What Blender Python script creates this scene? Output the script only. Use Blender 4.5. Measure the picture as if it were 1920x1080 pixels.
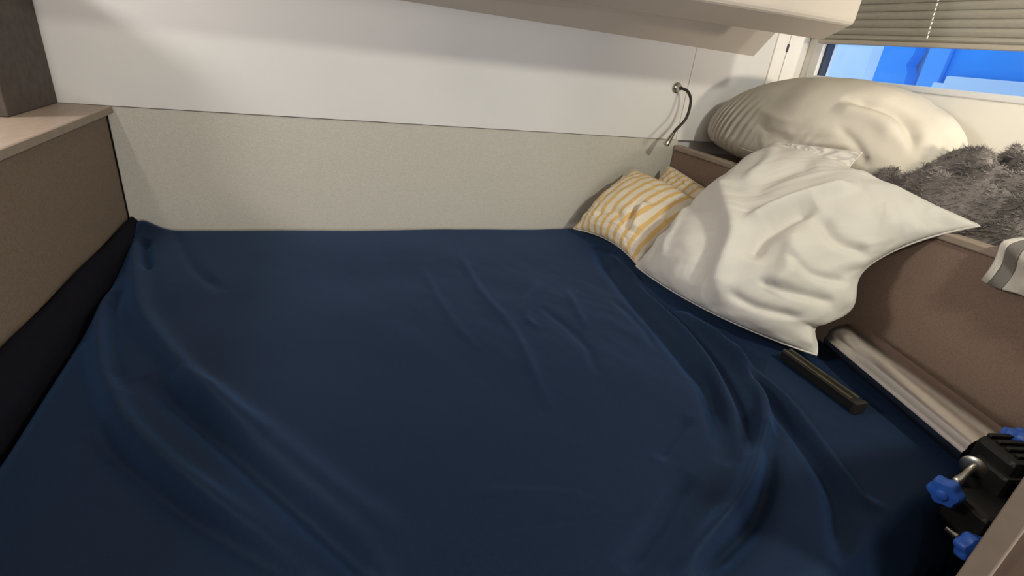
import bpy, math, random
import numpy as np
from mathutils import Vector, Matrix, noise

for o in list(bpy.data.objects):
    bpy.data.objects.remove(o)
scene = bpy.context.scene
COL = scene.collection

# ------------------------------------------------------------------ camera
cam_data = bpy.data.cameras.new('camera')
cam = bpy.data.objects.new('camera', cam_data)
COL.objects.link(cam)
cam_data.sensor_width = 36.0
cam_data.lens = 976.84 / 1920 * 36.0
cam_data.clip_start = 0.02
CR = Vector((0.94505890, -0.30987993, 0.10410619))
CU = Vector((0.04147967, 0.42956379, 0.90208336))
CF = Vector((0.32425778, 0.84820362, -0.41881680))
cam.matrix_world = Matrix(((CR.x, CU.x, -CF.x, 0.0), (CR.y, CU.y, -CF.y, 0.0),
                           (CR.z, CU.z, -CF.z, 0.6667), (0, 0, 0, 1)))
scene.camera = cam

# ------------------------------------------------------------------ world, lamps, exposure
world = bpy.data.worlds.new('dusk_sky')
scene.world = world
world.use_nodes = True
wb = world.node_tree.nodes['Background']
wb.inputs['Color'].default_value = (0.42, 0.66, 1.0, 1)
wb.inputs['Strength'].default_value = 1.15

def lamp(name, loc, target, power, color, size, spread=180):
    d = bpy.data.lights.new(name, 'AREA')
    d.shape = 'DISK'
    d.size = size
    d.energy = power
    d.color = color
    d.spread = math.radians(spread)
    o = bpy.data.objects.new(name, d)
    COL.objects.link(o)
    o.location = loc
    v = Vector(target) - Vector(loc)
    o.rotation_euler = v.to_track_quat('-Z', 'Y').to_euler()
    return o

lamp('cabin_ceiling_light', (1.20, -0.30, 1.42), (0.80, 1.1, 0.0), 15.5, (1.0, 0.99, 0.84), 0.12)
lamp('passage_ceiling_light', (-1.75, 1.00, 1.42), (0.1, 1.5, 0.3), 21.0, (1.0, 0.97, 0.93), 0.40)
lamp('side_ceiling_light', (-0.735, 1.12, 0.98), (-0.60, 1.5, 0.0), 1.4, (1.0, 0.92, 0.80), 0.05)
lamp('shelf_side_light', (1.70, -0.15, 0.80), (1.90, 1.65, 0.66), 1.45, (1.0, 0.88, 0.68), 0.10, 52)
# broad unseen fill light added behind the camera to lift the ambient level
lamp('rear_fill_light', (0.35, -1.45, 0.38), (0.35, 1.0, 0.60), 20.5, (0.97, 0.97, 1.0), 0.95)

vs = scene.view_settings
vs.view_transform = 'Standard'
vs.look = 'None'
vs.exposure = 0.15
vs.gamma = 1.0
vs.use_curve_mapping = False

# ------------------------------------------------------------------ materials
def mat(name, color, rough=0.7, metal=0.0, spec=0.4, noise_scale=None, noise_amt=0.12,
        bump_scale=None, bump=0.1, sheen=0.0, stretch=(1, 1, 1), sheen_tint=None):
    m = bpy.data.materials.new(name)
    m.use_nodes = True
    nt = m.node_tree
    b = nt.nodes['Principled BSDF']
    b.inputs['Roughness'].default_value = rough
    b.inputs['Metallic'].default_value = metal
    b.inputs['Specular IOR Level'].default_value = spec
    b.inputs['Base Color'].default_value = (*color, 1)
    if sheen:
        b.inputs['Sheen Weight'].default_value = sheen
        b.inputs['Sheen Roughness'].default_value = 0.45
        if sheen_tint:
            b.inputs['Sheen Tint'].default_value = (*sheen_tint, 1)
    tc = nt.nodes.new('ShaderNodeTexCoord')
    mp = nt.nodes.new('ShaderNodeMapping')
    mp.inputs['Scale'].default_value = stretch
    nt.links.new(tc.outputs['Object'], mp.inputs['Vector'])
    if noise_scale:
        n = nt.nodes.new('ShaderNodeTexNoise')
        n.inputs['Scale'].default_value = noise_scale
        n.inputs['Detail'].default_value = 6
        nt.links.new(mp.outputs['Vector'], n.inputs['Vector'])
        r = nt.nodes.new('ShaderNodeValToRGB')
        r.color_ramp.elements[0].position = 0.3
        r.color_ramp.elements[1].position = 0.7
        r.color_ramp.elements[0].color = (*[c * (1 - noise_amt) for c in color], 1)
        r.color_ramp.elements[1].color = (*[min(1, c * (1 + noise_amt)) for c in color], 1)
        nt.links.new(n.outputs['Fac'], r.inputs['Fac'])
        nt.links.new(r.outputs['Color'], b.inputs['Base Color'])
    if bump_scale:
        n2 = nt.nodes.new('ShaderNodeTexNoise')
        n2.inputs['Scale'].default_value = bump_scale
        n2.inputs['Detail'].default_value = 4
        nt.links.new(mp.outputs['Vector'], n2.inputs['Vector'])
        bp = nt.nodes.new('ShaderNodeBump')
        bp.inputs['Strength'].default_value = bump
        bp.inputs['Distance'].default_value = 0.004
        nt.links.new(n2.outputs['Fac'], bp.inputs['Height'])
        nt.links.new(bp.outputs['Normal'], b.inputs['Normal'])
    return m

M = {}
M['white_panel'] = mat('white_lining', (0.72, 0.70, 0.675), 0.6, noise_scale=3, noise_amt=0.02, bump_scale=300, bump=0.03)
M['fabric'] = mat('grey_wall_fabric', (0.54, 0.51, 0.445), 0.9, spec=0.1, noise_scale=220, noise_amt=0.10,
                  bump_scale=420, bump=0.12, stretch=(1, 1, 2.5))
M['brown_fabric'] = mat('brown_panel_fabric', (0.190, 0.143, 0.108), 0.9, spec=0.1, noise_scale=260, noise_amt=0.14,
                        bump_scale=420, bump=0.10)
M['red_brown_fabric'] = mat('reddish_brown_panel_fabric', (0.275, 0.19, 0.15), 0.9, spec=0.1, noise_scale=260, noise_amt=0.14,
                        bump_scale=420, bump=0.10)
M['dark_panel'] = mat('dark_brown_panel', (0.092, 0.075, 0.066), 0.8, spec=0.2, noise_scale=40, noise_amt=0.15,
                      bump_scale=300, bump=0.06)
M['ledge'] = mat('ledge_laminate', (0.35, 0.275, 0.22), 0.5, noise_scale=30, noise_amt=0.08, stretch=(6, 0.6, 1))
M['ledge_edge'] = mat('ledge_edge_band', (0.27, 0.215, 0.165), 0.6, noise_scale=30, noise_amt=0.08)
M['beam'] = mat('ceiling_liner', (0.60, 0.53, 0.455), 0.75, noise_scale=4, noise_amt=0.03, bump_scale=260, bump=0.05)
M['cream'] = mat('cream_gelcoat', (0.90, 0.865, 0.79), 0.45, noise_scale=3, noise_amt=0.02)
M['black_gap'] = mat('black_gap_fill', (0.012, 0.011, 0.010), 0.7)
M['dark_wood'] = mat('dark_red_brown_wood', (0.060, 0.032, 0.019), 0.6, noise_scale=18, noise_amt=0.2, stretch=(1, 1, 0.2))
M['floor'] = mat('dark_floor', (0.06, 0.045, 0.035), 0.6, noise_scale=20, noise_amt=0.2)
M['sheet'] = mat('navy_sheet', (0.0080, 0.0136, 0.0305), 0.55, spec=0.12, noise_scale=180, noise_amt=0.12,
                 bump_scale=700, bump=0.06, sheen=0.42, sheen_tint=(0.11, 0.25, 0.58))
M['border'] = mat('edge_shade_black', (0.006, 0.006, 0.011), 0.8, spec=0.1, noise_scale=60, noise_amt=0.2)  # near-black: the shade at the left edge is put into this colour
M['sheet'].node_tree.nodes['Principled BSDF'].inputs['Specular Tint'].default_value = (0.40, 0.68, 1.0, 1)
M['foam'] = mat('mattress_foam', (0.03, 0.035, 0.05), 0.9)
M['white_cotton'] = mat('white_cotton', (0.68, 0.65, 0.60), 0.85, spec=0.15, noise_scale=8, noise_amt=0.03,
                        bump_scale=500, bump=0.06)
M['cream_cotton'] = mat('cream_cotton', (0.61, 0.56, 0.485), 0.9, spec=0.1, noise_scale=6, noise_amt=0.04,
                        bump_scale=400, bump=0.06)
M['fur'] = mat('grey_fur', (0.15, 0.131, 0.124), 0.75, noise_scale=14, noise_amt=0.55, bump_scale=120, bump=0.4, sheen=0.4)
M['fur_tuft'] = mat('grey_fur_tips', (0.24, 0.215, 0.205), 0.7, noise_scale=20, noise_amt=0.5, sheen=0.4)
M['aluminium'] = mat('brushed_aluminium', (0.52, 0.48, 0.465), 0.24, metal=1.0, noise_scale=60, noise_amt=0.05,
                     bump_scale=250, bump=0.03, stretch=(12, 0.4, 12))
M['steel'] = mat('zinc_steel', (0.70, 0.68, 0.60), 0.28, metal=1.0)
M['black_plastic'] = mat('black_plastic', (0.010, 0.0095, 0.009), 0.45, bump_scale=90, bump=0.1)
M['olive_metal'] = mat('tarnished_bronze_metal', (0.085, 0.075, 0.045), 0.4, metal=0.4, noise_scale=50, noise_amt=0.3)
M['blue_plastic'] = mat('blue_plastic', (0.035, 0.14, 0.62), 0.4, spec=0.5, noise_scale=30, noise_amt=0.06)
M['chrome'] = mat('satin_chrome', (0.55, 0.54, 0.48), 0.25, metal=1.0)
M['black_rubber'] = mat('black_rubber', (0.022, 0.018, 0.014), 0.5)
M['blind'] = mat('grey_pleated_fabric', (0.54, 0.51, 0.44), 0.85, spec=0.1, noise_scale=60, noise_amt=0.04)
M['blind_rail'] = mat('blind_rail_beige', (0.50, 0.44, 0.36), 0.5)
M['white_frame'] = mat('white_window_frame', (0.80, 0.79, 0.78), 0.4)
M['gasket'] = mat('window_gasket', (0.05, 0.055, 0.075), 0.5)
M['cord'] = mat('blind_cord', (0.85, 0.83, 0.76), 0.5)
M['out_blue'] = mat('blue_cover', (0.16, 0.48, 0.97), 0.7, noise_scale=4, noise_amt=0.03)
M['out_blue2'] = mat('deep_blue_cover', (0.075, 0.40, 0.92), 0.7, noise_scale=4, noise_amt=0.05)
M['out_white'] = mat('white_hull', (0.92, 0.93, 0.94), 0.6)
M['out_pale'] = mat('pale_blue_cover', (0.90, 0.93, 0.95), 0.7, noise_scale=3, noise_amt=0.04)
M['towel_white'] = mat('white_towel', (0.66, 0.62, 0.56), 0.95, spec=0.05, bump_scale=500, bump=0.4)
M['towel_grey'] = mat('grey_towel', (0.22, 0.205, 0.19), 0.95, spec=0.05, bump_scale=500, bump=0.4)

def glass_mat():
    m = bpy.data.materials.new('window_glass')
    m.use_nodes = True
    nt = m.node_tree
    nt.nodes.clear()
    out = nt.nodes.new('ShaderNodeOutputMaterial')
    t = nt.nodes.new('ShaderNodeBsdfTransparent')
    t.inputs['Color'].default_value = (0.93, 0.96, 1, 1)
    g = nt.nodes.new('ShaderNodeBsdfGlossy')
    g.inputs['Roughness'].default_value = 0.05
    mx = nt.nodes.new('ShaderNodeMixShader')
    mx.inputs['Fac'].default_value = 0.04
    nt.links.new(t.outputs[0], mx.inputs[1])
    nt.links.new(g.outputs[0], mx.inputs[2])
    nt.links.new(mx.outputs[0], out.inputs['Surface'])
    return m
M['glass'] = glass_mat()

def stripe_mat():
    """cream cotton with printed yellow stripes, laid along the UV map of the cushion"""
    m = bpy.data.materials.new('yellow_striped_cotton')
    m.use_nodes = True
    nt = m.node_tree
    b = nt.nodes['Principled BSDF']
    b.inputs['Roughness'].default_value = 0.9
    b.inputs['Specular IOR Level'].default_value = 0.1
    uv = nt.nodes.new('ShaderNodeUVMap')
    uv.uv_map = 'UVMap'
    sp = nt.nodes.new('ShaderNodeSeparateXYZ')
    nt.links.new(uv.outputs['UV'], sp.inputs[0])
    mu = nt.nodes.new('ShaderNodeMath'); mu.operation = 'MULTIPLY'; mu.inputs[1].default_value = 10.0
    nt.links.new(sp.outputs['X'], mu.inputs[0])
    fr = nt.nodes.new('ShaderNodeMath'); fr.operation = 'FRACT'
    nt.links.new(mu.outputs[0], fr.inputs[0])
    r = nt.nodes.new('ShaderNodeValToRGB')
    e = r.color_ramp.elements
    W = (0.78, 0.69, 0.56, 1); Yc = (0.72, 0.48, 0.19, 1)
    e[0].position = 0.0; e[0].color = W
    e[1].position = 0.5; e[1].color = W
    for p, c in ((0.56, Yc), (0.90, Yc), (0.96, W)):
        x = e.new(p); x.color = c
    nt.links.new(fr.outputs[0], r.inputs['Fac'])
    nt.links.new(r.outputs['Color'], b.inputs['Base Color'])
    n2 = nt.nodes.new('ShaderNodeTexNoise'); n2.inputs['Scale'].default_value = 500
    tc = nt.nodes.new('ShaderNodeTexCoord')
    nt.links.new(tc.outputs['Object'], n2.inputs['Vector'])
    bp = nt.nodes.new('ShaderNodeBump'); bp.inputs['Strength'].default_value = 0.1; bp.inputs['Distance'].default_value = 0.003
    nt.links.new(n2.outputs['Fac'], bp.inputs['Height'])
    nt.links.new(bp.outputs['Normal'], b.inputs['Normal'])
    return m
M['stripes'] = stripe_mat()

# ------------------------------------------------------------------ helpers
def link(name, verts, faces, material, parent=None, smooth=False, bevel=0.0, seg=2, uvs=None):
    me = bpy.data.meshes.new(name)
    me.from_pydata([tuple(v) for v in verts], [], faces)
    me.update()
    if uvs is not None:
        ul = me.uv_layers.new(name='UVMap')
        li = np.zeros(len(me.loops), dtype=np.int32)
        me.loops.foreach_get('vertex_index', li)
        ul.data.foreach_set('uv', np.asarray(uvs, dtype=np.float32)[li].ravel())
    o = bpy.data.objects.new(name, me)
    COL.objects.link(o)
    me.materials.append(M[material])
    if smooth:
        me.polygons.foreach_set('use_smooth', [True] * len(me.polygons))
    if bevel:
        b = o.modifiers.new('bevel', 'BEVEL')
        b.width = bevel
        b.segments = seg
        b.limit_method = 'ANGLE'
    if parent is not None:
        o.parent = parent
        o.matrix_parent_inverse = parent.matrix_basis.inverted()
    return o

def tag(o, label=None, cat=None, group=None, kind=None):
    if label: o['label'] = label
    if cat: o['category'] = cat
    if group: o['group'] = group
    if kind: o['kind'] = kind
    return o

def empty(name, loc):
    o = bpy.data.objects.new(name, None)
    COL.objects.link(o)
    o.location = loc
    o.empty_display_size = 0.05
    return o

BOXF = [(0, 3, 2, 1), (4, 5, 6, 7), (0, 1, 5, 4), (1, 2, 6, 5), (2, 3, 7, 6), (3, 0, 4, 7)]
def box(name, x0, x1, y0, y1, z0, z1, material, parent=None, bevel=0.0):
    v = [(x0, y0, z0), (x1, y0, z0), (x1, y1, z0), (x0, y1, z0), (x0, y0, z1), (x1, y0, z1), (x1, y1, z1), (x0, y1, z1)]
    return link(name, v, BOXF, material, parent, bevel=bevel)

def prism(name, base, top, material, parent=None, bevel=0.0, smooth=False, seg=2):
    """two matching rings of 3-D points joined into a solid (ring counter-clockwise seen from the top)"""
    n = len(base)
    v = list(base) + list(top)
    f = [tuple(range(n))[::-1], tuple(range(n, 2 * n))]
    f += [(i, (i + 1) % n, n + (i + 1) % n, n + i) for i in range(n)]
    return link(name, v, f, material, parent, smooth=smooth, bevel=bevel, seg=seg)

def catmull(pts, n=8):
    P = [Vector(p) for p in pts]
    P = [P[0] * 2 - P[1]] + P + [P[-1] * 2 - P[-2]]
    out = []
    for i in range(1, len(P) - 2):
        for k in range(n):
            t = k / n
            a, b, c, d = P[i - 1], P[i], P[i + 1], P[i + 2]
            out.append(0.5 * ((2 * b) + (c - a) * t + (2 * a - 5 * b + 4 * c - d) * t * t + (3 * b - a - 3 * c + d) * t ** 3))
    out.append(P[-2])
    return out

def tube(name, pts, radii, material, parent=None, sides=10, caps=True, closed=False, squash=1.0):
    pts = [Vector(p) for p in pts]
    if not hasattr(radii, '__len__'):
        radii = [radii] * len(pts)
    verts, faces = [], []
    ref = None
    n = len(pts)
    for i, p in enumerate(pts):
        if closed:
            t = pts[(i + 1) % n] - pts[i - 1]
        else:
            t = pts[min(i + 1, n - 1)] - pts[max(i - 1, 0)]
        t.normalize()
        if ref is None:
            ref = t.orthogonal().normalized()
        ref = (ref - t * ref.dot(t)).normalized()
        bi = t.cross(ref)
        for k in range(sides):
            a = 2 * math.pi * k / sides
            verts.append(p + (ref * math.cos(a) + bi * math.sin(a) * squash) * radii[i])
    rng = n if closed else n - 1
    for i in range(rng):
        j = (i + 1) % n
        for k in range(sides):
            k2 = (k + 1) % sides
            faces.append((i * sides + k, i * sides + k2, j * sides + k2, j * sides + k))
    if caps and not closed:
        faces.append(tuple(range(sides))[::-1])
        faces.append(tuple((n - 1) * sides + k for k in range(sides)))
    return link(name, verts, faces, material, parent, smooth=True)

def lathe(name, origin, axis, prof, material, parent=None, sides=20, lobes=0, lobe_amt=0.0):
    """prof: list of (distance along axis, radius)"""
    a = Vector(axis).normalized()
    e1 = a.orthogonal().normalized()
    e2 = a.cross(e1)
    o = Vector(origin)
    verts, faces = [], []
    for (d, r) in prof:
        for k in range(sides):
            t = 2 * math.pi * k / sides
            rr = r * (1 + lobe_amt * math.cos(lobes * t)) if lobes else r
            verts.append(o + a * d + (e1 * math.cos(t) + e2 * math.sin(t)) * rr)
    for i in range(len(prof) - 1):
        for k in range(sides):
            k2 = (k + 1) % sides
            faces.append((i * sides + k, i * sides + k2, (i + 1) * sides + k2, (i + 1) * sides + k))
    faces.append(tuple(range(sides))[::-1])
    faces.append(tuple((len(prof) - 1) * sides + k for k in range(sides)))
    ob = link(name, verts, faces, material, parent, smooth=True)
    mod = ob.modifiers.new('split', 'EDGE_SPLIT'); mod.split_angle = math.radians(38)
    return ob

def fbm(P, octaves=4, lac=2.0, gain=0.5):
    out = np.zeros(len(P))
    for i, p in enumerate(P):
        out[i] = noise.fractal(Vector(p), 1.0 - gain + 0.5, lac, octaves)
    return out

def seg_dist(X, Y, poly):
    """distance to a polyline and the position along it (0..1)"""
    best = np.full(X.shape, 1e9)
    pos = np.zeros(X.shape)
    P = np.array(poly, float)
    L = np.hypot(*(P[1:] - P[:-1]).T)
    cum = np.concatenate([[0], np.cumsum(L)])
    for i in range(len(P) - 1):
        ax, ay = P[i]; bx, by = P[i + 1]
        dx, dy = bx - ax, by - ay
        t = np.clip(((X - ax) * dx + (Y - ay) * dy) / (dx * dx + dy * dy), 0, 1)
        d = np.hypot(X - ax - t * dx, Y - ay - t * dy)
        m = d < best
        best = np.where(m, d, best)
        pos = np.where(m, (cum[i] + t * L[i]) / cum[-1], pos)
    return best, pos

def smooth_poly(pts):
    return [(p.x, p.y) for p in catmull([(x, y, 0) for x, y in pts], 5)]

# ------------------------------------------------------------------ the setting
YF = 1.911        # face of the far wall
XL = -0.617       # face of the left partition
XW = 1.93         # face of the window wall
HL = 0.384        # top of the left ledge and of the fabric
HR = 0.363        # top of the right partition
def S(o): return tag(o, kind='structure')

wf = S(box('wall_far', -2.2, 2.1, YF + 0.02, YF + 0.08, -0.7, 1.55, 'white_panel'))
# fabric lower panel, white upper panels with a fine joint at x = 1.382
box('fabric_panel', XL + 0.003, 1.40, YF, YF + 0.018, -0.35, HL - 0.002, 'fabric', wf, bevel=0.002)
def upper_panel(x0, x1, zt0, zt1):
    b = [(x0, YF - 0.006, HL), (x1, YF - 0.006, HL), (x1, YF + 0.018, HL), (x0, YF + 0.018, HL)]
    t = [(x0, YF - 0.006, zt0), (x1, YF - 0.006, zt1), (x1, YF + 0.018, zt1), (x0, YF + 0.018, zt0)]
    return prism('white_panel', b, t, 'white_panel', wf, bevel=0.0015)
upper_panel(-2.0, 1.3810, 1.5, 1.5)
upper_panel(1.3825, 1.928, 1.5, 1.5)
# two cream strips beside the window corner and the little catch between them
for x0, x1 in ((1.752, 1.812), (1.816, 1.888)):
    box('cream_strip', x0, x1, YF - 0.016, YF - 0.005, 0.40, 0.86, 'cream', wf, bevel=0.003)
box('catch', 1.806, 1.814, YF - 0.022, YF - 0.012, 0.762, 0.792, 'gasket', wf, bevel=0.002)

wl = S(box('wall_left', XL - 0.035, XL, 0.02, YF - 0.004, 0.030, HL - 0.022, 'brown_fabric', bevel=0.002))
tl = S(box('trim_1', -1.45, -0.597, 0.02, YF - 0.007, HL - 0.020, HL, 'ledge', bevel=0.004))
box('edge_band', -0.598, -0.5955, 0.02, YF - 0.007, HL - 0.0195, HL - 0.001, 'ledge_edge', tl, bevel=0.001)
S(box('trim_2', XL - 0.030, XL - 0.001, YF - 0.004, YF + 0.012, -0.35, HL - 0.022, 'black_gap'))
S(box('trim_8', XL - 0.030, XL - 0.004, 0.02, YF - 0.006, -0.45, 0.028, 'black_gap'))  # black board put in for the dark gap below the panel
S(box('wall_column', -0.765, -0.725, 1.625, YF - 0.008, HL + 0.0005, 0.745, 'dark_panel', bevel=0.003))

# right-hand partition with its top rail and the shelf behind it
def xr(y): return 1.385 + (YF - y) * 0.042
ya, yb = 0.25, YF - 0.004
wr = S(prism('wall_right', [(xr(ya), ya, -0.45), (xr(ya) + 0.03, ya, -0.45), (xr(yb) + 0.03, yb, -0.45), (xr(yb), yb, -0.45)],
             [(xr(ya), ya, HR - 0.021), (xr(ya) + 0.03, ya, HR - 0.021), (xr(yb) + 0.03, yb, HR - 0.021), (xr(yb), yb, HR - 0.021)],
             'red_brown_fabric', bevel=0.002))
prism('top_rail', [(xr(ya) - 0.004, ya, HR - 0.020), (xr(ya) + 0.034, ya, HR - 0.020), (xr(yb) + 0.034, yb, HR - 0.020), (xr(yb) - 0.004, yb, HR - 0.020)],
      [(xr(ya) - 0.004, ya, HR), (xr(ya) + 0.034, ya, HR), (xr(yb) + 0.034, yb, HR), (xr(yb) - 0.004, yb, HR)],
      'ledge', wr, bevel=0.004)
S(prism('trim_3', [(xr(ya) + 0.036, ya, 0.31), (XW - 0.002, ya, 0.31), (XW - 0.002, yb, 0.31), (xr(yb) + 0.036, yb, 0.31)],
        [(xr(ya) + 0.036, ya, 0.335), (XW - 0.002, ya, 0.335), (XW - 0.002, yb, 0.335), (xr(yb) + 0.036, yb, 0.335)], 'ledge'))

# window wall: one solid ring around the opening
WY0, WY1, WZ0, WZ1 = 0.25, 1.829, 0.688, 1.02
def wall_with_opening():
    xs = (XW, XW + 0.07)
    ys = (-1.6, WY0, WY1, YF + 0.02)
    zs = (-0.7, WZ0, WZ1, 1.55)
    v, f = [], []
    idx = {}
    for i, x in enumerate(xs):
        for j, y in enumerate(ys):
            for k, z in enumerate(zs):
                idx[i, j, k] = len(v); v.append((x, y, z))
    for j in range(3):
        for k in range(3):
            if (j, k) == (1, 1): continue
            f.append((idx[0, j, k], idx[0, j, k + 1], idx[0, j + 1, k + 1], idx[0, j + 1, k]))
            f.append((idx[1, j, k], idx[1, j + 1, k], idx[1, j + 1, k + 1], idx[1, j, k + 1]))
    for a, b in (((1, 1), (2, 1)), ((2, 1), (2, 2)), ((2, 2), (1, 2)), ((1, 2), (1, 1))):
        f.append((idx[0, a[0], a[1]], idx[0, b[0], b[1]], idx[1, b[0], b[1]], idx[1, a[0], a[1]]))
    for a, b in (((0, 0), (3, 0)), ((3, 0), (3, 3)), ((3, 3), (0, 3)), ((0, 3), (0, 0))):
        f.append((idx[0, a[0], a[1]], idx[1, a[0], a[1]], idx[1, b[0], b[1]], idx[0, b[0], b[1]]))
    return link('wall_window', v, f, 'cream')
S(wall_with_opening())
win = S(empty('window_1', (XW + 0.03, (WY0 + WY1) / 2, WZ0)))
fr = box('window_frame', XW - 0.006, XW + 0.05, WY1 - 0.001, WY1 + 0.040, WZ0 - 0.012, WZ1, 'white_frame', win, bevel=0.004)
box('window_frame', XW - 0.006, XW + 0.05, WY0, WY1 - 0.0015, WZ0 - 0.020, WZ0 + 0.001, 'white_frame', win, bevel=0.004)
box('gasket', XW + 0.010, XW + 0.045, WY1 - 0.012, WY1 - 0.002, WZ0 + 0.002, WZ1, 'gasket', win)
box('pane', XW + 0.030, XW + 0.036, WY0, WY1 - 0.013, WZ0 + 0.002, WZ1, 'glass', win)

# ceiling: main liner, coving along the far wall and the thick boxed beam
S(box('ceiling', -2.2, 2.0, -1.6, YF + 0.02, 1.52, 1.58, 'beam'))
b = [(-0.295, YF - 0.007, 0.772), (-0.295, 1.79, 0.836), (1.64, 1.79, 0.826), (1.66, YF - 0.007, 0.732)]
# underside runs from the wall line up and forward over the beam
S(prism('trim_4', [b[0], b[1], b[2], b[3]][::-1], [(p[0], p[1], p[2] + 0.02) for p in b][::-1], 'beam'))
# profile of the beam across the cabin: front face, sloping underside, rear face
bprof = [(1.300, 0.826), (1.300, 1.52), (1.432, 1.52), (1.432, 0.783)]
S(prism('trim_5', [(-0.30, y, z) for y, z in bprof], [(1.462 if y < 1.4 else 1.495, y, z) for y, z in bprof], 'beam', bevel=0.014, seg=3))

# near door jamb on the right, rest of the shell behind the camera
JY0 = 0.222
S(box('wall_near', 0.80, 1.92, JY0, 0.248, -0.69, 0.48, 'dark_wood', bevel=0.002))
tj = S(box('trim_6', 0.792, 0.799, JY0 - 0.001, 0.249, -0.69, 0.48, 'ledge_edge', bevel=0.002))
S(box('floor', -2.2, 2.0, -1.6, YF + 0.02, -0.76, -0.70, 'floor'))
S(box('wall_rear', -2.2, 2.0, -1.66, -1.60, -0.7, 1.55, 'white_panel'))
S(box('wall_passage', -2.26, -2.20, -1.6, YF + 0.02, -0.7, 1.55, 'white_panel'))
S(box('trim_7', XL + 0.004, xr(1.0) - 0.01, 0.30, YF - 0.002, -0.30, -0.26, 'floor'))

# ------------------------------------------------------------------ bed
bed = tag(empty('mattress', (0.38, 1.1, -0.258)), 'wide berth mattress under a rumpled navy blue fitted sheet', 'mattress')
box('foam_core', -0.50, 1.30, 0.42, 1.86, -0.256, -0.05, 'foam', bed, bevel=0.03)

def edge_shade_strip():  # strip added for the shade between sheet and left partition
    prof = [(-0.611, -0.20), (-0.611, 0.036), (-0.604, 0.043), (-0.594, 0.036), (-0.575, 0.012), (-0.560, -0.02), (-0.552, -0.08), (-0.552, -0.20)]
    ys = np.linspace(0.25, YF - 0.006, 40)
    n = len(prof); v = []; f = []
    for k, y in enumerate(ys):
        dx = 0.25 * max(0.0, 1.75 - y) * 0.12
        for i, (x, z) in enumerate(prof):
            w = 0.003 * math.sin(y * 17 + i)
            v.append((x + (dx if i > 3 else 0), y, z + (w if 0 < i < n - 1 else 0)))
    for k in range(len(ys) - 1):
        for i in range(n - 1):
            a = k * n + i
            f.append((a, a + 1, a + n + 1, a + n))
    o = link('edge_shade_strip', v, f, 'border', bed, smooth=True)
    o['label'] = 'near-black strip standing for the shade along the left partition'
edge_shade_strip()

RIDGES = [  # (points, height, half width)
    ([(-0.60, 1.90), (-0.59, 1.594), (-0.532, 1.367), (-0.464, 1.135), (-0.377, 0.923), (-0.285, 0.78), (-0.193, 0.673), (-0.09, 0.563), (-0.02, 0.49)], 0.0280, 0.020),
    ([(-0.520, 1.42), (-0.498, 1.308), (-0.432, 1.088), (-0.378, 0.962)], -0.0168, 0.014),
    ([(-0.40, 0.87), (-0.21, 0.655), (-0.066, 0.515), (0.0, 0.44)], -0.0196, 0.026),
    ([(-0.585, 1.90), (-0.555, 1.712), (-0.456, 1.358), (-0.377, 1.18), (-0.269, 0.991), (-0.201, 0.89), (-0.121, 0.785)], 0.0224, 0.022),
    ([(-0.545, 1.80), (-0.53, 1.711), (-0.48, 1.549)], -0.0196, 0.012),
    ([(-0.36, 1.03), (-0.303, 0.951), (-0.193, 0.804), (-0.098, 0.673), (0.027, 0.502), (0.09, 0.42)], -0.0224, 0.020),
    ([(-0.30, 1.02), (-0.22, 0.92), (-0.10, 0.76), (0.0, 0.62), (0.10, 0.50)], 0.0168, 0.030),
    ([(-0.478, 1.88), (-0.379, 1.591), (-0.279, 1.398)], -0.0084, 0.016),
    ([(0.961, 1.677), (0.897, 1.354), (0.86, 1.113), (0.829, 0.894), (0.816, 0.787), (0.738, 0.642), (0.681, 0.562)], -0.0246, 0.022),
    ([(0.985, 1.60), (0.927, 1.165), (0.885, 0.917), (0.841, 0.783), (0.788, 0.673), (0.712, 0.572)], 0.0211, 0.015),
    ([(0.955, 1.40), (0.935, 1.15), (0.915, 0.93), (0.880, 0.79), (0.815, 0.66), (0.740, 0.57)], -0.0175, 0.010),
    ([(0.978, 1.138), (0.97, 0.92), (0.921, 0.754), (0.842, 0.642), (0.752, 0.555), (0.65, 0.482), (0.531, 0.423), (0.453, 0.386)], 0.0351, 0.017),
    ([(0.84, 0.61), (0.80, 0.585), (0.731, 0.513), (0.643, 0.448), (0.489, 0.383)], -0.0246, 0.022),
    ([(0.985, 0.93), (0.969, 0.857), (0.967, 0.721), (0.924, 0.586), (0.877, 0.446), (0.909, 0.401)], 0.0175, 0.016),
    ([(0.965, 0.87), (0.944, 0.791), (0.903, 0.609), (0.84, 0.455), (0.722, 0.338)], -0.0194, 0.018),
    ([(0.70, 0.70), (0.564, 0.603)], -0.0081, 0.014),
    ([(0.60, 0.56), (0.477, 0.467), (0.378, 0.41)], -0.0135, 0.017),
    ([(0.414, 1.639), (0.413, 1.331), (0.437, 1.094), (0.41, 0.778)], 0.0045, 0.013),
    ([(0.269, 1.533), (0.287, 1.206), (0.325, 1.013)], 0.003, 0.012),
    ([(0.688, 1.334), (0.637, 1.072)], 0.004, 0.012),
    ([(0.615, 1.38), (0.499, 1.18), (0.519, 1.088)], 0.0045, 0.012),
    ([(0.811, 1.246), (0.805, 1.05), (0.773, 0.945)], -0.005, 0.013),
    ([(0.56, 1.22), (0.60, 1.02), (0.57, 0.88)], -0.004, 0.012),
    ([(0.20, 0.60), (0.30, 0.575), (0.40, 0.545)], 0.0025, 0.012),
    ([(0.25, 0.52), (0.36, 0.51), (0.47, 0.49)], -0.0025, 0.012),
]

def sheet_left(y):   # edge of the mattress on the left
    return np.interp(y, [0.3, 0.87, 1.45, 1.75, 1.92], [-0.50, -0.515, -0.548, -0.585, -0.605])

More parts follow.
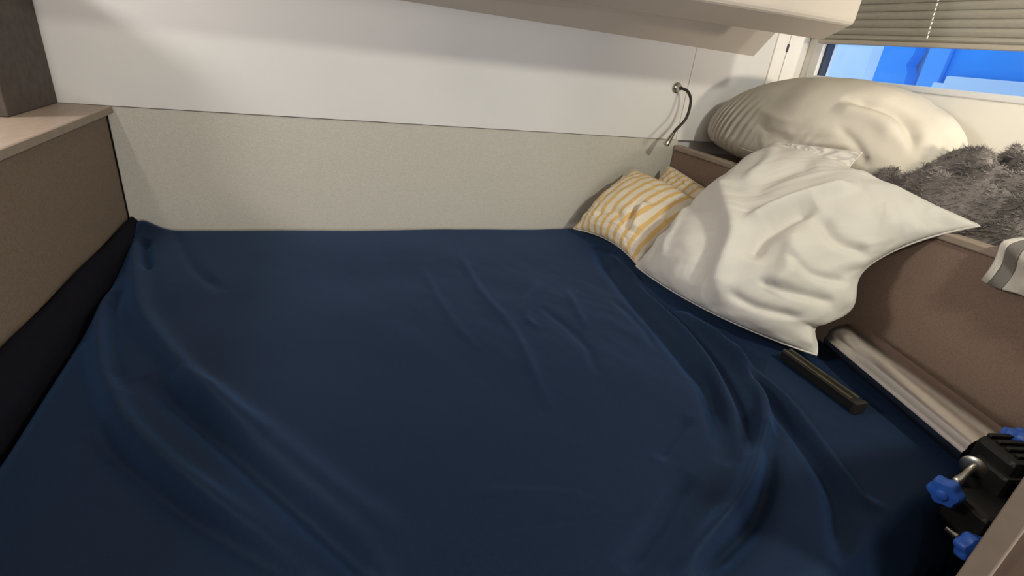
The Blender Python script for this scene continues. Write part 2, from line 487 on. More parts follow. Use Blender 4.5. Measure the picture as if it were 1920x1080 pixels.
def sheet_front(x):
    return np.interp(x, [-0.6, 0.45, 0.72, 0.86, 0.99, 1.4], [0.30, 0.30, 0.32, 0.355, 0.392, 0.44])

def make_sheet():
    nu, nv = 330, 280
    # cross direction: skirt, rounded shoulder, flat, shoulder, skirt
    u = np.linspace(-1, 1, nu)
    v = np.linspace(0, 1, nv)
    U, V = np.meshgrid(u, v, indexing='ij')
    D = 0.20
    Y = 0.33 + V * (YF - 0.003 - 0.33)
    xl = sheet_left(Y)
    xrgt = 1.335 + 0 * Y
    mid = (xl + xrgt) / 2; half = (xrgt - xl) / 2
    # |U|<.93 flat, beyond: falls down
    k = 0.95
    au = np.abs(U)
    flat = np.clip(au / k, 0, 1)
    X = mid + np.sign(U) * half * flat
    over = np.clip((au - k) / (1 - k), 0, 1)
    Z = np.zeros_like(X)
    # shoulder radius
    R = 0.035
    d_in = half * (1 - flat)
    sh = np.clip(1 - d_in / R, 0, 1)
    Z -= R * (1 - np.sqrt(np.clip(1 - sh ** 2, 0, 1)))
    Z -= over * (D - R)
    top = (1 - over)
    edge_f = np.clip(d_in / 0.03, 0, 1)
    # front edge: pull the near rows back along a slanted line and let them fall
    yf = sheet_front(X)
    dn = Y - yf
    # wrinkles
    W = np.zeros_like(X)
    for poly, h, w in RIDGES:
        sp = smooth_poly(poly)
        d, pos = seg_dist(X, Y, sp)
        taper = np.clip(np.minimum(pos, 1 - pos) / 0.16, 0, 1) ** 0.8
        W += h * taper * np.exp(-(d / w) ** 2)
    # broad, slow unevenness and small puckers in the middle right
    flatP = np.stack([X.ravel() * 2.2, Y.ravel() * 2.2, np.zeros(X.size)], 1)
    broad = fbm(flatP, 2).reshape(X.shape)
    pk = np.stack([X.ravel() * 9 + Y.ravel() * 3, Y.ravel() * 4.5, np.ones(X.size)], 1)
    pucker = fbm(pk, 3).reshape(X.shape)
    mask = np.exp(-(((X - 0.58) / 0.34) ** 2 + ((Y - 1.15) / 0.33) ** 2))
    W += 0.006 * broad + pucker * (0.0022 * mask + 0.0006)
    Z += W * top * (0.35 + 0.65 * edge_f)
    # raised corner at the far left, tucked edge at the far wall
    Z += 0.042 * np.exp(-(((X + 0.585) / 0.055) ** 2 + ((Y - 1.93) / 0.10) ** 2)) * top
    Z -= 0.012 * np.clip((Y - (YF - 0.035)) / 0.035, 0, 1) ** 2
    # near edge falls away
    fall = np.clip((0.035 - dn) / 0.07, 0, 1)
    Z -= (1 - np.sqrt(np.clip(1 - fall ** 2, 0, 1))) * 0.20 * top
    Z = np.maximum(Z, -0.245)
    verts = np.stack([X.ravel(), Y.ravel(), Z.ravel()], 1).tolist()
    faces = []
    for i in range(nu - 1):
        for j in range(nv - 1):
            a = i * nv + j
            faces.append((a, a + nv, a + nv + 1, a + 1))
    o = link('fitted_sheet', verts, faces, 'sheet', bed, smooth=True)
    return o
make_sheet()

# ------------------------------------------------------------------ pillows
def lag(t):
    return np.stack([2 * (t - 0.5) * (t - 1), 4 * t * (1 - t), 2 * t * (t - 0.5)], 0)

def pillow(name, ctrl, thick, material, label=None, cat=None, group=None, nu=110, nv=110, back=0.6,
           px=2.6, q=0.55, gather=0.006, gfreq=26, wr=0.012, wscale=7.0, stretch=(1.0, 1.0), creases=(), seed=0,
           piping=None, pr=0.004, pinch=0.05, bulges=()):
    """ctrl[i][j]: 3x3 points, i along u, j along v; a stuffed bag around that bent sheet"""
    C = np.array(ctrl, float)
    u = np.linspace(0, 1, nu); v = np.linspace(0, 1, nv)
    LU, LV = lag(u), lag(v)
    # pinch: edges bow inward a little between the corners
    Pm = np.einsum('iu,jv,ijc->uvc', LU, LV, C)
    Ug, Vg = np.meshgrid(u, v, indexing='ij')
    cen = C[1, 1]
    bow = pinch * (np.sin(np.pi * Ug) * (np.abs(2 * Vg - 1) ** 6) + np.sin(np.pi * Vg) * (np.abs(2 * Ug - 1) ** 6))
    Pm = Pm + (cen - Pm) * bow[..., None]
    for (u0, v0, su, sv, vec) in bulges:
        Pm = Pm + np.exp(-((Ug - u0) / su) ** 2 - ((Vg - v0) / sv) ** 2)[..., None] * np.array(vec)
    du = np.gradient(Pm, axis=0); dv = np.gradient(Pm, axis=1)
    N = np.cross(du, dv); N /= (np.linalg.norm(N, axis=2, keepdims=True) + 1e-9)
    flip = float((N[nu // 2, nv // 2] * np.array([-0.6, -0.3, 0.75])).sum()) < 0
    if flip: N = -N
    prof = ((1 - np.abs(2 * Ug - 1) ** px) * (1 - np.abs(2 * Vg - 1) ** px))
    prof = np.clip(prof, 0, 1) ** q
    eu = np.minimum(Ug, 1 - Ug); ev = np.minimum(Vg, 1 - Vg)
    rnd = np.random.RandomState(seed)
    ph = rnd.rand(6) * 7
    g = (np.sin(Vg * gfreq + ph[0] + 2 * np.sin(Vg * 7 + ph[1])) * np.exp(-eu / 0.10) * np.clip(eu / 0.03, 0, 1)
         + np.sin(Ug * gfreq + ph[2] + 2 * np.sin(Ug * 6 + ph[3])) * np.exp(-ev / 0.10) * np.clip(ev / 0.03, 0, 1))
    st = np.stack([Ug.ravel() * wscale * stretch[0] + seed * 3.1, Vg.ravel() * wscale * stretch[1], np.full(Ug.size, seed * 1.7)], 1)
    warp = fbm(st * 0.5 + 11.3, 2)
    st2 = st + np.stack([warp * 1.2, -warp * 1.2, warp * 0], 1)
    nz = fbm(st2, 4).reshape(Ug.shape)
    rid = 1 - np.abs(nz) * 2.2
    fine = fbm(st2 * 3.3 + 4.0, 3).reshape(Ug.shape)
    disp = 0.0034 * fine + gather * g + wr * (rid - 0.4) * np.clip(np.minimum(eu, ev) / 0.06, 0, 1)
    for poly, h, w in creases:
        d, pos = seg_dist(Ug, Vg, smooth_poly(poly))
        disp = disp + h * np.exp(-(d / w) ** 2) * np.clip(np.minimum(pos, 1 - pos) / 0.15, 0, 1)
    edge = np.clip(np.minimum(eu, ev) / 0.03, 0, 1)
    top = Pm + N * (thick * prof + disp * edge)[..., None]
    bot = Pm - N * (thick * back * prof)[..., None]
    verts = top.reshape(-1, 3).tolist()
    uvs = np.stack([Ug.ravel(), Vg.ravel()], 1).tolist()
    bi = -np.ones((nu, nv), int)
    for i in range(nu):
        for j in range(nv):
            if 0 < i < nu - 1 and 0 < j < nv - 1:
                bi[i, j] = len(verts); verts.append(bot[i, j].tolist()); uvs.append([u[i], v[j]])
            else:
                bi[i, j] = i * nv + j
    faces = []
    for i in range(nu - 1):
        for j in range(nv - 1):
            a = i * nv + j
            faces.append((a, a + nv, a + nv + 1, a + 1))
            faces.append((int(bi[i, j]), int(bi[i, j + 1]), int(bi[i + 1, j + 1]), int(bi[i + 1, j])))
    faces = [f[::-1] if flip else f for f in faces if len(set(f)) == 4]
    o = link(name, verts, faces, material, smooth=True, uvs=uvs)
    if label: tag(o, label, cat, group)
    if piping:
        ring = [Pm[i, 0] for i in range(0, nu - 1, 2)] + [Pm[nu - 1, j] for j in range(0, nv - 1, 2)] + \
               [Pm[i, nv - 1] for i in range(nu - 1, 0, -2)] + [Pm[0, j] for j in range(nv - 1, 0, -2)]
        tube('piping', [Vector(p) for p in ring], pr, piping, o, sides=6, closed=True)
    return o

# big puffed pillow on the shelf against the window wall: a stuffed bag, rounder on top than below
def big_pillow():
    nu, nv = 420, 130
    th = np.linspace(0, 2 * np.pi, nu, endpoint=False)
    ph = np.linspace(-np.pi / 2 + 0.02, np.pi / 2 - 0.02, nv)
    TH, PH = np.meshgrid(th, ph, indexing='ij')
    def sp(c, e): return np.sign(c) * np.abs(c) ** e
    e1, e2 = 0.84, 0.62
    cx = sp(np.cos(PH), e1) * sp(np.cos(TH), e2)
    cy = sp(np.cos(PH), e1) * sp(np.sin(TH), e2)
    cz = sp(np.sin(PH), e1)
    y = 1.468 + 0.432 * cy
    t = np.clip((1.45 - y) / 0.42, 0, 1)
    x = (1.688 + 0.062 * t - 0.035 * np.clip((y - 1.55) / 0.3, 0, 1)) + (0.226 - 0.062 * t) * cx
    hz = np.interp(y, [1.03, 1.10, 1.24, 1.50, 1.70, 1.90], [0.17, 0.205, 0.232, 0.236, 0.215, 0.185])
    z = np.where(cz > 0, 0.452 + hz * cz, 0.452 + 0.112 * cz)
    P = np.stack([x, y, z], 2)
    du = np.roll(P, -1, 0) - np.roll(P, 1, 0); dv = np.gradient(P, axis=1)
    N = np.cross(du, dv); N /= np.linalg.norm(N, axis=2, keepdims=True) + 1e-9
    sgn = np.sign((N * (P - np.array([1.68, 1.47, 0.46]))).sum(2).mean())
    N *= sgn
    d = np.zeros_like(x)
    front = np.clip((1.72 - x) / 0.1, 0, 1)
    # fan of gathers low on the left front and in the middle
    for yc, zc, w, f, a in ((1.74, 0.48, 0.14, 230, 0.0075), (1.44, 0.43, 0.09, 260, 0.007)):
        m = np.exp(-(((y - yc) / w) ** 2 + ((z - zc) / 0.075) ** 2))
        d += a * np.sin((y + 0.35 * (z - zc)) * f + 3 * np.sin(y * 21)) * m * front
    # long slack creases and one deep fold round the right shoulder (y, z coordinates)
    for poly, h, w in (([(1.34, 0.628), (1.25, 0.622), (1.18, 0.605), (1.125, 0.560), (1.09, 0.50)], -0.020, 0.013),
                       ([(1.34, 0.605), (1.25, 0.596), (1.19, 0.575), (1.14, 0.53)], 0.012, 0.022),
                       ([(1.62, 0.56), (1.45, 0.535), (1.30, 0.55)], 0.006, 0.014), ([(1.60, 0.51), (1.42, 0.485), (1.25, 0.52)], -0.007, 0.012),
                       ([(1.50, 0.47), (1.36, 0.47), (1.20, 0.48)], -0.012, 0.012), ([(1.30, 0.55), (1.22, 0.50), (1.17, 0.44)], -0.008, 0.012)):
        dd, pos = seg_dist(y, z, smooth_poly(poly))
        d += h * np.exp(-(dd / w) ** 2) * np.clip(np.minimum(pos, 1 - pos) / 0.2, 0, 1) * front
    Q = np.stack([y.ravel() * 4, z.ravel() * 7, x.ravel() * 4], 1)
    d += 0.008 * fbm(Q, 3).reshape(x.shape)
    P = P + N * d[..., None]
    P[..., 0] = np.minimum(P[..., 0], XW - 0.012)
    P[..., 2] = np.maximum(P[..., 2], 0.339)
    verts = P.reshape(-1, 3).tolist(); faces = []
    for i in range(nu):
        i2 = (i + 1) % nu
        for j in range(nv - 1):
            f = (i * nv + j, i2 * nv + j, i2 * nv + j + 1, i * nv + j + 1)
            faces.append(f)
    faces.append(tuple(i * nv for i in range(nu))[::-1])
    faces.append(tuple(i * nv + nv - 1 for i in range(nu)))
    o = link('pillow', verts, faces, 'cream_cotton', smooth=True)
    tag(o, 'large puffed cream white pillow propped on the shelf under the window', 'pillow', 'white bed pillows')
    # side seam
    seam = []
    for k in range(120):
        i = int(k * nu / 120)
        seam.append(Vector(P[i, int(nv * 0.40)] + N[i, int(nv * 0.40)] * 0.0008))
    tube('seam', seam, 0.0018, 'cream_cotton', o, sides=5, closed=True)
big_pillow()

# flat pillow tucked in front of it, its corner poking out
pillow('pillow', [[(1.470, 1.175, 0.388), (1.495, 1.180, 0.435), (1.522, 1.180, 0.486)],
                  [(1.455, 1.31, 0.388), (1.470, 1.32, 0.430), (1.495, 1.33, 0.474)],
                  [(1.445, 1.46, 0.388), (1.450, 1.46, 0.425), (1.462, 1.46, 0.460)]], 0.014, 'white_cotton',
       'thin white pillow wedged between the puffed pillow and the crumpled one, corner showing', 'pillow', 'white bed pillows',
       back=0.2, wr=0.005, wscale=3, gather=0.004, seed=8, piping='white_cotton', pr=0.0025, pinch=0.03)

# two yellow striped cushions in the corner
c1 = [[(0.935, 1.825, 0.022), (1.05, 1.838, 0.150), (1.165, 1.835, 0.268)],
      [(0.985, 1.630, 0.040), (1.075, 1.640, 0.150), (1.225, 1.650, 0.250)],
      [(1.010, 1.450, 0.022), (1.130, 1.455, 0.130), (1.260, 1.465, 0.225)]]
pillow('cushion', [r[:] for r in c1][::-1], 0.062, 'stripes',
       'front yellow and white striped cushion slumped in the bed corner', 'cushion', 'yellow striped cushions',
       back=0.5, wr=0.003, wscale=2.5, gather=0.003, seed=5, piping='cream_cotton', pr=0.003, pinch=0.04,
       creases=[([(0.42, 0.62), (0.36, 0.42), (0.28, 0.22)], -0.020, 0.035), ([(0.36, 0.60), (0.28, 0.42), (0.20, 0.24)], 0.018, 0.05),
                ([(0.75, 0.22), (0.55, 0.34), (0.40, 0.30)], -0.010, 0.04)])
c2 = [[(1.19, 1.86, 0.03), (1.27, 1.865, 0.16), (1.335, 1.845, 0.285)],
      [(1.21, 1.68, 0.04), (1.29, 1.68, 0.17), (1.352, 1.670, 0.265)],
      [(1.22, 1.49, 0.03), (1.30, 1.49, 0.14), (1.358, 1.500, 0.235)]]
pillow('cushion', [r[:] for r in c2][::-1], 0.035, 'stripes',
       'rear yellow striped cushion, mostly hidden, its peak against the brown partition', 'cushion', 'yellow striped cushions',
       back=0.4, wr=0.003, wscale=3, gather=0.003, seed=6, piping='cream_cotton', pr=0.003, pinch=0.04)

# white pillow slumped from the partition down to the bed
p1 = [[(0.998, 1.435, 0.022), (1.205, 1.440, 0.262), (1.470, 1.475, 0.448)],
      [(1.020, 1.080, 0.030), (1.178, 1.120, 0.248), (1.480, 1.180, 0.440)],
      [(1.185, 0.832, 0.022), (1.318, 0.895, 0.226), (1.462, 0.772, 0.396)]]
pillow('pillow', [r[:] for r in p1][::-1], 0.085, 'white_cotton',
       'crumpled white pillow slumped from the partition top down onto the navy sheet', 'pillow', 'white bed pillows',
       nu=170, nv=170, back=0.06, px=3.4, q=0.6, wr=0.005, wscale=2.6, gather=0.005, gfreq=34, seed=12, piping='white_cotton', pr=0.0030, pinch=0.02,
       bulges=[(0.0, 0.30, 0.16, 0.13, (0.022, -0.034, -0.008)), (0.0, 0.12, 0.10, 0.06, (-0.012, 0.020, 0.0))],
       creases=[([(0.90, 0.60), (0.72, 0.52), (0.55, 0.41), (0.49, 0.27), (0.44, 0.05)], 0.027, 0.045),
                ([(0.90, 0.46), (0.72, 0.38), (0.60, 0.26), (0.56, 0.10)], -0.012, 0.070),
                ([(0.28, 0.84), (0.42, 0.64), (0.53, 0.43)], 0.026, 0.030),
                ([(0.34, 0.66), (0.42, 0.46), (0.40, 0.30)], -0.036, 0.040),
                ([(0.52, 0.86), (0.60, 0.70), (0.60, 0.56)], -0.012, 0.050),
                ([(0.34, 0.52), (0.26, 0.36), (0.27, 0.20)], 0.022, 0.045),
                ([(0.30, 0.62), (0.18, 0.56), (0.05, 0.60)], -0.020, 0.030),
                ([(0.30, 0.40), (0.18, 0.36), (0.06, 0.40)], -0.012, 0.022),
                ([(0.34, 0.24), (0.22, 0.24), (0.08, 0.28)], -0.014, 0.024),
                ([(0.42, 0.14), (0.28, 0.12), (0.12, 0.14)], -0.012, 0.022),
                ([(0.95, 0.40), (0.86, 0.30), (0.80, 0.12)], 0.010, 0.025),
                ([(0.98, 0.28), (0.91, 0.20), (0.88, 0.06)], -0.010, 0.022),
                ([(0.85, 0.90), (0.74, 0.78), (0.70, 0.62)], 0.010, 0.035)])

# ------------------------------------------------------------------ grey fur blanket
def make_blanket():
    nu, nv = 150, 110
    u = np.linspace(0, 1, nu); v = np.linspace(0, 1, nv)
    U, V = np.meshgrid(u, v, indexing='ij')
    sm = np.clip((V - 0.22) / 0.35, 0, 1)
    Y = (1.150 - 0.155 * sm * sm * (3 - 2 * sm)) - U * (0.445 - 0.155 * sm * sm * (3 - 2 * sm))
    X = 1.500 + V * 0.400 + 0.012 * np.sin(U * 9)
    env = np.clip(np.minimum(U, 1 - U) / 0.07, 0, 1) ** 0.5 * np.clip(np.minimum(V, 1 - V) / 0.10, 0, 1) ** 0.5
    hump = 0.085 + 0.090 * np.exp(-(((U - 0.22) / 0.22) ** 2 + ((V - 0.55) / 0.28) ** 2)) + 0.045 * np.exp(-(((U - 0.65) / 0.4) ** 2 + ((V - 0.65) / 0.35) ** 2))
    P = np.stack([U.ravel() * 2.4, V.ravel() * 5.5, np.full(U.size, 4.2)], 1)
    w = fbm(P * 0.6 + 5, 2)
    P2 = P + np.stack([w * 0.8, w * 1.4, w * 0], 1)
    n = fbm(P2, 3).reshape(U.shape)
    fold = (1 - np.abs(n) * 2.0)
    P3 = np.stack([U.ravel() * 16, V.ravel() * 16, np.full(U.size, 1.2)], 1)
    fine = fbm(P3, 2).reshape(U.shape)
    ridge = np.zeros_like(U)
    for poly, h, w in (([(0.0, 0.16), (0.3, 0.12), (0.6, 0.16), (1.0, 0.10)], 0.030, 0.05), ([(0.0, 0.30), (0.35, 0.25), (0.7, 0.30), (1.0, 0.24)], -0.040, 0.04),
                       ([(0.05, 0.44), (0.3, 0.38), (0.6, 0.42), (1.0, 0.36)], 0.035, 0.05), ([(0.2, 0.55), (0.45, 0.50), (0.8, 0.54)], -0.045, 0.035),
                       ([(0.15, 0.66), (0.4, 0.60), (0.7, 0.66), (1.0, 0.62)], 0.030, 0.045), ([(0.5, 0.20), (0.62, 0.34), (0.85, 0.48)], -0.025, 0.03)):
        dd, pos = seg_dist(U, V, smooth_poly(poly))
        ridge += h * np.exp(-(dd / w) ** 2)
    Z = 0.342 + env * (ridge + hump + 0.045 * (fold - 0.5) + 0.010 * fine)
    top = np.stack([X.ravel(), Y.ravel(), Z.ravel()], 1)
    verts = top.tolist()
    faces = []
    for i in range(nu - 1):
        for j in range(nv - 1):
            a = i * nv + j
            faces.append((a, a + nv, a + nv + 1, a + 1))
    ring = [i * nv for i in range(nu)] + [(nu - 1) * nv + j for j in range(1, nv)] + \
           [i * nv + nv - 1 for i in range(nu - 2, -1, -1)] + [j for j in range(nv - 2, 0, -1)]
    base = len(verts)
    for r in ring:
        x, y, z = verts[r]; verts.append([x, y, 0.337])
    m = len(ring)
    for k in range(m):
        faces.append((ring[k], ring[(k + 1) % m], base + (k + 1) % m, base + k))
    faces.append(tuple(base + k for k in range(m)))
    o = link('blanket', verts, faces, 'fur', smooth=True)
    tag(o, 'crumpled dark grey faux fur blanket heaped on the shelf', 'blanket')
    # pile of short tufts
    G = top.reshape(nu, nv, 3)
    du = np.gradient(G, axis=0); dv = np.gradient(G, axis=1)
    N = np.cross(du, dv); N /= np.linalg.norm(N, axis=2, keepdims=True)
    N *= np.sign(N[..., 2:3] + 1e-6)
    rnd = random.Random(4)
    tv, tf = [], []
    for _ in range(26000):
        i = rnd.randrange(1, nu - 1); j = rnd.randrange(1, nv - 1)
        p = Vector(G[i, j]) + Vector((rnd.uniform(-.002, .002), rnd.uniform(-.002, .002), 0))
        nn = Vector(N[i, j])
        lean = Vector((rnd.uniform(-1, 0.4), rnd.uniform(-1, 1), rnd.uniform(-0.5, 0.3)))
        tip = p + (nn * 0.7 + lean * 0.65).normalized() * rnd.uniform(0.007, 0.016)
        s = nn.cross(Vector((rnd.uniform(-1, 1), rnd.uniform(-1, 1), rnd.uniform(-1, 1)))).normalized() * 0.0011
        k = len(tv)
        tv += [p - s, p + s, tip]
        tf.append((k, k + 1, k + 2))
    f = link('fur_pile', tv, tf, 'fur_tuft', o)
    tag(f, kind='stuff')
make_blanket()

# ------------------------------------------------------------------ towel over the partition rail
def strip_cloth(name, y0, y1, material, parent, off=0.0):
    prof = [(1.56, 0.346), (1.53, 0.356), (1.50, 0.378), (1.47, 0.392), (1.440, 0.392), (1.425, 0.384), (1.419, 0.366), (1.420, 0.340), (1.419, 0.310), (1.421, 0.290)]
    pts = [(p.x, p.z) for p in catmull([(x, 0, z) for x, z in prof], 5)]
    n = len(pts)
    verts, faces = [], []
    m = 7
    for k in range(m):
        t = k / (m - 1)
        y = y0 + (y1 - y0) * t
        for i, (x, z) in enumerate(pts):
            wob = 0.0025 * math.sin(i * 0.35 + y * 60)
            verts.append((x - off + wob, y + 0.003 * math.sin(i * 0.3), z + off + wob))
    for k in range(m - 1):
        for i in range(n - 1):
            a = k * n + i
            faces.append((a, a + 1, a + n + 1, a + n))
    o = link(name, verts, faces, material, parent, smooth=True)
    s = o.modifiers.new('thickness', 'SOLIDIFY'); s.thickness = 0.010; s.offset = 0
    bv = o.modifiers.new('round', 'BEVEL'); bv.width = 0.003; bv.segments = 2
    return o
tw = tag(empty('towel', (1.45, 0.62, 0.365)), 'white hand towel with a grey band hung over the partition rail', 'towel')
strip_cloth('towel_hem', 0.692, 0.676, 'towel_white', tw)
strip_cloth('grey_band', 0.676, 0.648, 'towel_grey', tw)
strip_cloth('towel_body', 0.648, 0.46, 'towel_white', tw)

# ------------------------------------------------------------------ reading lamp on the far wall
rl = tag(empty('reading_lamp', (1.335, YF - 0.006, 0.584)), 'small black gooseneck reading lamp on the white wall above the cushions', 'lamp')
lathe('wall_rose', (1.328, YF - 0.0065, 0.586), (0, -1, 0), [(0, 0.020), (0.006, 0.020), (0.010, 0.014), (0.022, 0.009), (0.03, 0.008)], 'chrome', rl)
arm = catmull([(1.328, YF - 0.030, 0.586), (1.325, 1.868, 0.587), (1.345, 1.850, 0.578), (1.352, 1.826, 0.545), (1.338, 1.810, 0.484), (1.300, 1.805, 0.438), (1.285, 1.800, 0.420)], 8)
tube('gooseneck', arm, 0.0055, 'black_rubber', rl, sides=10)
lathe('lamp_head', (1.287, 1.801, 0.424), (-0.028, -0.008, -0.045), [(0, 0.006), (0.004, 0.0085), (0.035, 0.0105), (0.050, 0.013), (0.053, 0.012)], 'chrome', rl)

# ------------------------------------------------------------------ pleated blind
bl = tag(empty('pleated_blind', (XW - 0.03, 1.1, 0.81)), 'grey pleated blind half lowered over the window', 'blind')
def make_blind():
    y0, y1 = 0.30, 1.826
    z0, z1 = 0.822, 1.10
    npl = 11
    rows = npl * 8
    verts, faces = [], []
    ny = 14
    for r in range(rows + 1):
        t = r / rows
        ph = t * npl * 2 * math.pi
        x = XW - 0.030 - 0.011 * (math.asin(math.sin(ph)) / (math.pi / 2))
        for k in range(ny + 1):
            verts.append((x, y0 + (y1 - y0) * k / ny, z0 + (z1 - z0) * t))
    for r in range(rows):
        for k in range(ny):
            a = r * (ny + 1) + k
            faces.append((a, a + 1, a + ny + 2, a + ny + 1))
    o = link('pleated_shade', verts, faces, 'blind', bl)
    s = o.modifiers.new('thickness', 'SOLIDIFY'); s.thickness = 0.0015
    box('bottom_rail', XW - 0.046, XW - 0.012, y0, y1, 0.806, 0.8205, 'blind_rail', bl, bevel=0.003)
    box('head_rail', XW - 0.046, XW - 0.004, y0, y1, 1.102, 1.14, 'blind_rail', bl, bevel=0.003)
    # beaded pull cord
    cv, cf = [], []
    n = 20
    for i in range(n):
        z = 0.835 + i * 0.0135
        c = Vector((XW - 0.058, 1.378 + 0.0016 * i, z))
        k0 = len(cv)
        rows_, seg_ = 5, 8
        for a in range(rows_):
            th = math.pi * a / (rows_ - 1)
            for b_ in range(seg_):
                ps = 2 * math.pi * b_ / seg_
                cv.append(c + Vector((0.0026 * math.sin(th) * math.cos(ps), 0.0026 * math.sin(th) * math.sin(ps), 0.0058 * math.cos(th))))
        for a in range(rows_ - 1):
            for b_ in range(seg_):
                b2 = (b_ + 1) % seg_
                cf.append((k0 + a * seg_ + b_, k0 + (a + 1) * seg_ + b_, k0 + (a + 1) * seg_ + b2, k0 + a * seg_ + b2))
    link('bead_cord', cv, cf, 'cord', bl, smooth=True)
make_blind()

# ------------------------------------------------------------------ clamp stand lying on the bed
st = tag(empty('clamp_stand', (1.24, 0.63, 0.0)), 'silver tube with a black clamp and blue knobs lying along the partition', 'stand')
T0, T1 = Vector((1.296, 0.85, 0.052)), Vector((1.190, 0.43, 0.052))
ax = (T1 - T0).normalized()
side = Vector((ax.y, -ax.x, 0)).normalized()      # towards the bed centre
if side.x > 0: side = -side
upv = Vector((0, 0, 1))
def profile_tube(name, a, b, prof, material, parent):
    n = len(prof)
    v = [a + side * s + upv * z for s, z in prof] + [b + side * s + upv * z for s, z in prof]
    f = [tuple(range(n)), tuple(range(n, 2 * n))[::-1]] + [(i, i + n, (i + 1) % n + n, (i + 1) % n) for i in range(n)]
    o = link(name, v, f, material, parent, smooth=True)
    e = o.modifiers.new('split', 'EDGE_SPLIT'); e.split_angle = math.radians(40)
    return o
prof = []
for k in range(28):       # oval section with a groove along its near flank
    a = 2 * math.pi * k / 28
    r = 1.0
    if abs(a - math.radians(14)) < 0.13: r = 0.93
    prof.append((0.064 * math.cos(a) * r, 0.046 * math.sin(a) * r))
profile_tube('aluminium_tube', T0, T1 - ax * 0.0, prof, 'aluminium', st)
prof_in = [(0.040 * math.cos(2 * math.pi * k / 20), 0.031 * math.sin(2 * math.pi * k / 20)) for k in range(20)]
profile_tube('inner_tube', T1 - ax * 0.02, T1 + ax * 0.10, prof_in, 'black_plastic', st)

def oriented_box(name, c, ex, ey, ez, hx, hy, hz, material, parent, bevel=0.004):
    v = []
    for sz in (-1, 1):
        for sx, sy in ((-1, -1), (1, -1), (1, 1), (-1, 1)):
            v.append(c + ex * hx * sx + ey * hy * sy + ez * hz * sz)
    return link(name, v, BOXF, material, parent, bevel=bevel)
cc = T1 + ax * 0.045
oriented_box('clamp_body', cc + upv * 0.002, side, ax, upv, 0.062, 0.040, 0.050, 'black_plastic', st, 0.012)
for k in range(4):
    oriented_box('clamp_rib', cc + upv * 0.053 + ax * (-0.030 + 0.018 * k), side, ax, upv, 0.050, 0.0045, 0.006, 'black_plastic', st, 0.002)
oriented_box('clamp_jaw', cc + side * 0.047 - upv * 0.012 + ax * 0.012, side, ax, upv, 0.022, 0.034, 0.034, 'black_plastic', st, 0.008)
oriented_box('clamp_foot', Vector((1.085, 0.350, -0.002)), side, ax, upv, 0.055, 0.040, 0.034, 'black_plastic', st, 0.010)
oriented_box('lever_arm', cc + side * 0.095 + ax * 0.045 - upv * 0.03, (side + ax * 0.5).normalized(), (ax - side * 0.5).normalized(), upv, 0.030, 0.010, 0.008, 'black_plastic', st, 0.003)
for k in range(2):
    oriented_box('steel_strip', cc + ax * (0.012 + 0.0 * k) + upv * 0.0615 - side * (0.000 + 0.032 * k), (ax + side * 0.25).normalized(), (side - ax * 0.25).normalized(), upv, 0.022, 0.005, 0.002, 'steel', st, 0.001)
def knob_screw(root, direction, length, washer=True):
    d = Vector(direction).normalized()
    if washer:
        lathe('washer', root, d, [(0, 0.021), (0.003, 0.022), (0.006, 0.019), (0.008, 0.010)], 'steel', st)
    lathe('bolt', root, d, [(0.006, 0.0062), (length * 0.52, 0.0062), (length * 0.54, 0.008), (length * 0.68, 0.008), (length * 0.70, 0.0055), (length, 0.0055)], 'steel', st, sides=12)
    kb = lathe('knob', Vector(root) + d * (length - 0.004), d,
               [(0, 0.012), (0.002, 0.021), (0.006, 0.0245), (0.020, 0.0245), (0.025, 0.021), (0.027, 0.012)], 'blue_plastic', st, sides=42, lobes=6, lobe_amt=0.09)
    lathe('knob_cap', Vector(root) + d * (length + 0.022), d, [(0, 0.010), (0.004, 0.009), (0.006, 0.006)], 'blue_plastic', kb, sides=16)
knob_screw((1.110, 0.412, 0.052), (-0.125, -0.030, -0.012), 0.105)
knob_screw((1.030, 0.372, -0.040), (-0.3, -0.9, 0.25), 0.045, washer=False)
knob_screw((1.190, 0.400, 0.060), (0.30, 0.28, 0.9), 0.038, washer=False)

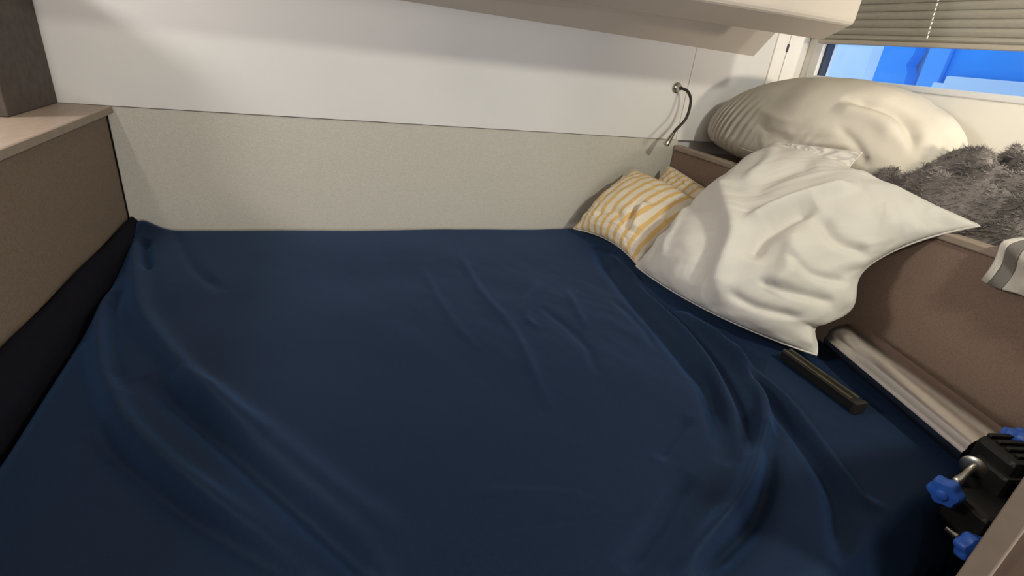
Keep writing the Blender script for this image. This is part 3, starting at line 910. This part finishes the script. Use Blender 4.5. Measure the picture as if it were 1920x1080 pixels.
# short black bar lying beside it
bar = tag(empty('metal_bar', (1.11, 0.70, 0.0)), 'short black square bar with worn bronze edges, poking from under the pillow', 'bar')
b0, b1 = Vector((1.108, 0.86, 0.016)), Vector((1.104, 0.640, 0.016))
bx = (b1 - b0).normalized(); bs = Vector((bx.y, -bx.x, 0))
oriented_box('bar_body', (b0 + b1) / 2, bs, bx, upv, 0.015, (b1 - b0).length / 2, 0.013, 'black_plastic', bar, 0.003)
for s in (-1, 1):
    oriented_box('bronze_edge', (b0 + b1) / 2 - bx * 0.005 + bs * 0.010 * s + upv * 0.0135, bs, bx, upv, 0.0032, (b1 - b0).length / 2 - 0.006, 0.0022, 'olive_metal', bar, 0.001)
oriented_box('end_cap', b1 + bx * 0.004, bs, bx, upv, 0.017, 0.006, 0.015, 'black_rubber', bar, 0.003)

# ------------------------------------------------------------------ seen through the window
def outside(name, y0, y1, z0, z1, x, m, label, cat, depth=0.08):
    return tag(box(name, x, x + depth, y0, y1, z0, z1, m, bevel=0.01), label, cat)
outside('tarpaulin', 2.33, 4.6, -0.8, 1.25, 3.25, 'out_pale', 'pale blue tarpaulin hanging outside the window', 'tarpaulin', 0.05)
pb = [(2.31, -0.8), (2.275, 0.66), (2.285, 0.76), (2.31, 0.80), (2.29, 0.86), (2.29, 1.25), (2.48, 1.25), (2.48, -0.8)]
tag(prism('support_post', [(3.06, y, z) for y, z in pb], [(3.14, y, z) for y, z in pb], 'out_blue2'), 'narrow blue post outside the window beside the pale tarpaulin', 'post')
outside('hull_side', 2.06, 2.66, -0.8, 1.25, 3.18, 'out_white', 'white upright panel outside between blue post and blue cover', 'panel', 0.05)
cv = tag(empty('boat_cover', (3.0, 1.2, -0.8)), 'bright blue boat cover with a white rail outside the window', 'cover')
box('cover_sheet', 3.02, 3.08, 0.0, 2.10, -0.8, 1.25, 'out_blue2', cv, bevel=0.01)
box('cover_border', 2.99, 3.02, 2.055, 2.165, -0.8, 1.25, 'out_blue', cv, bevel=0.006)
box('white_rail', 2.95, 3.00, 0.0, 2.00, 0.690, 0.760, 'out_white', cv, bevel=0.008)
box('rail_foot', 2.955, 3.00, 0.0, 2.055, 0.58, 0.725, 'out_pale', cv, bevel=0.006)
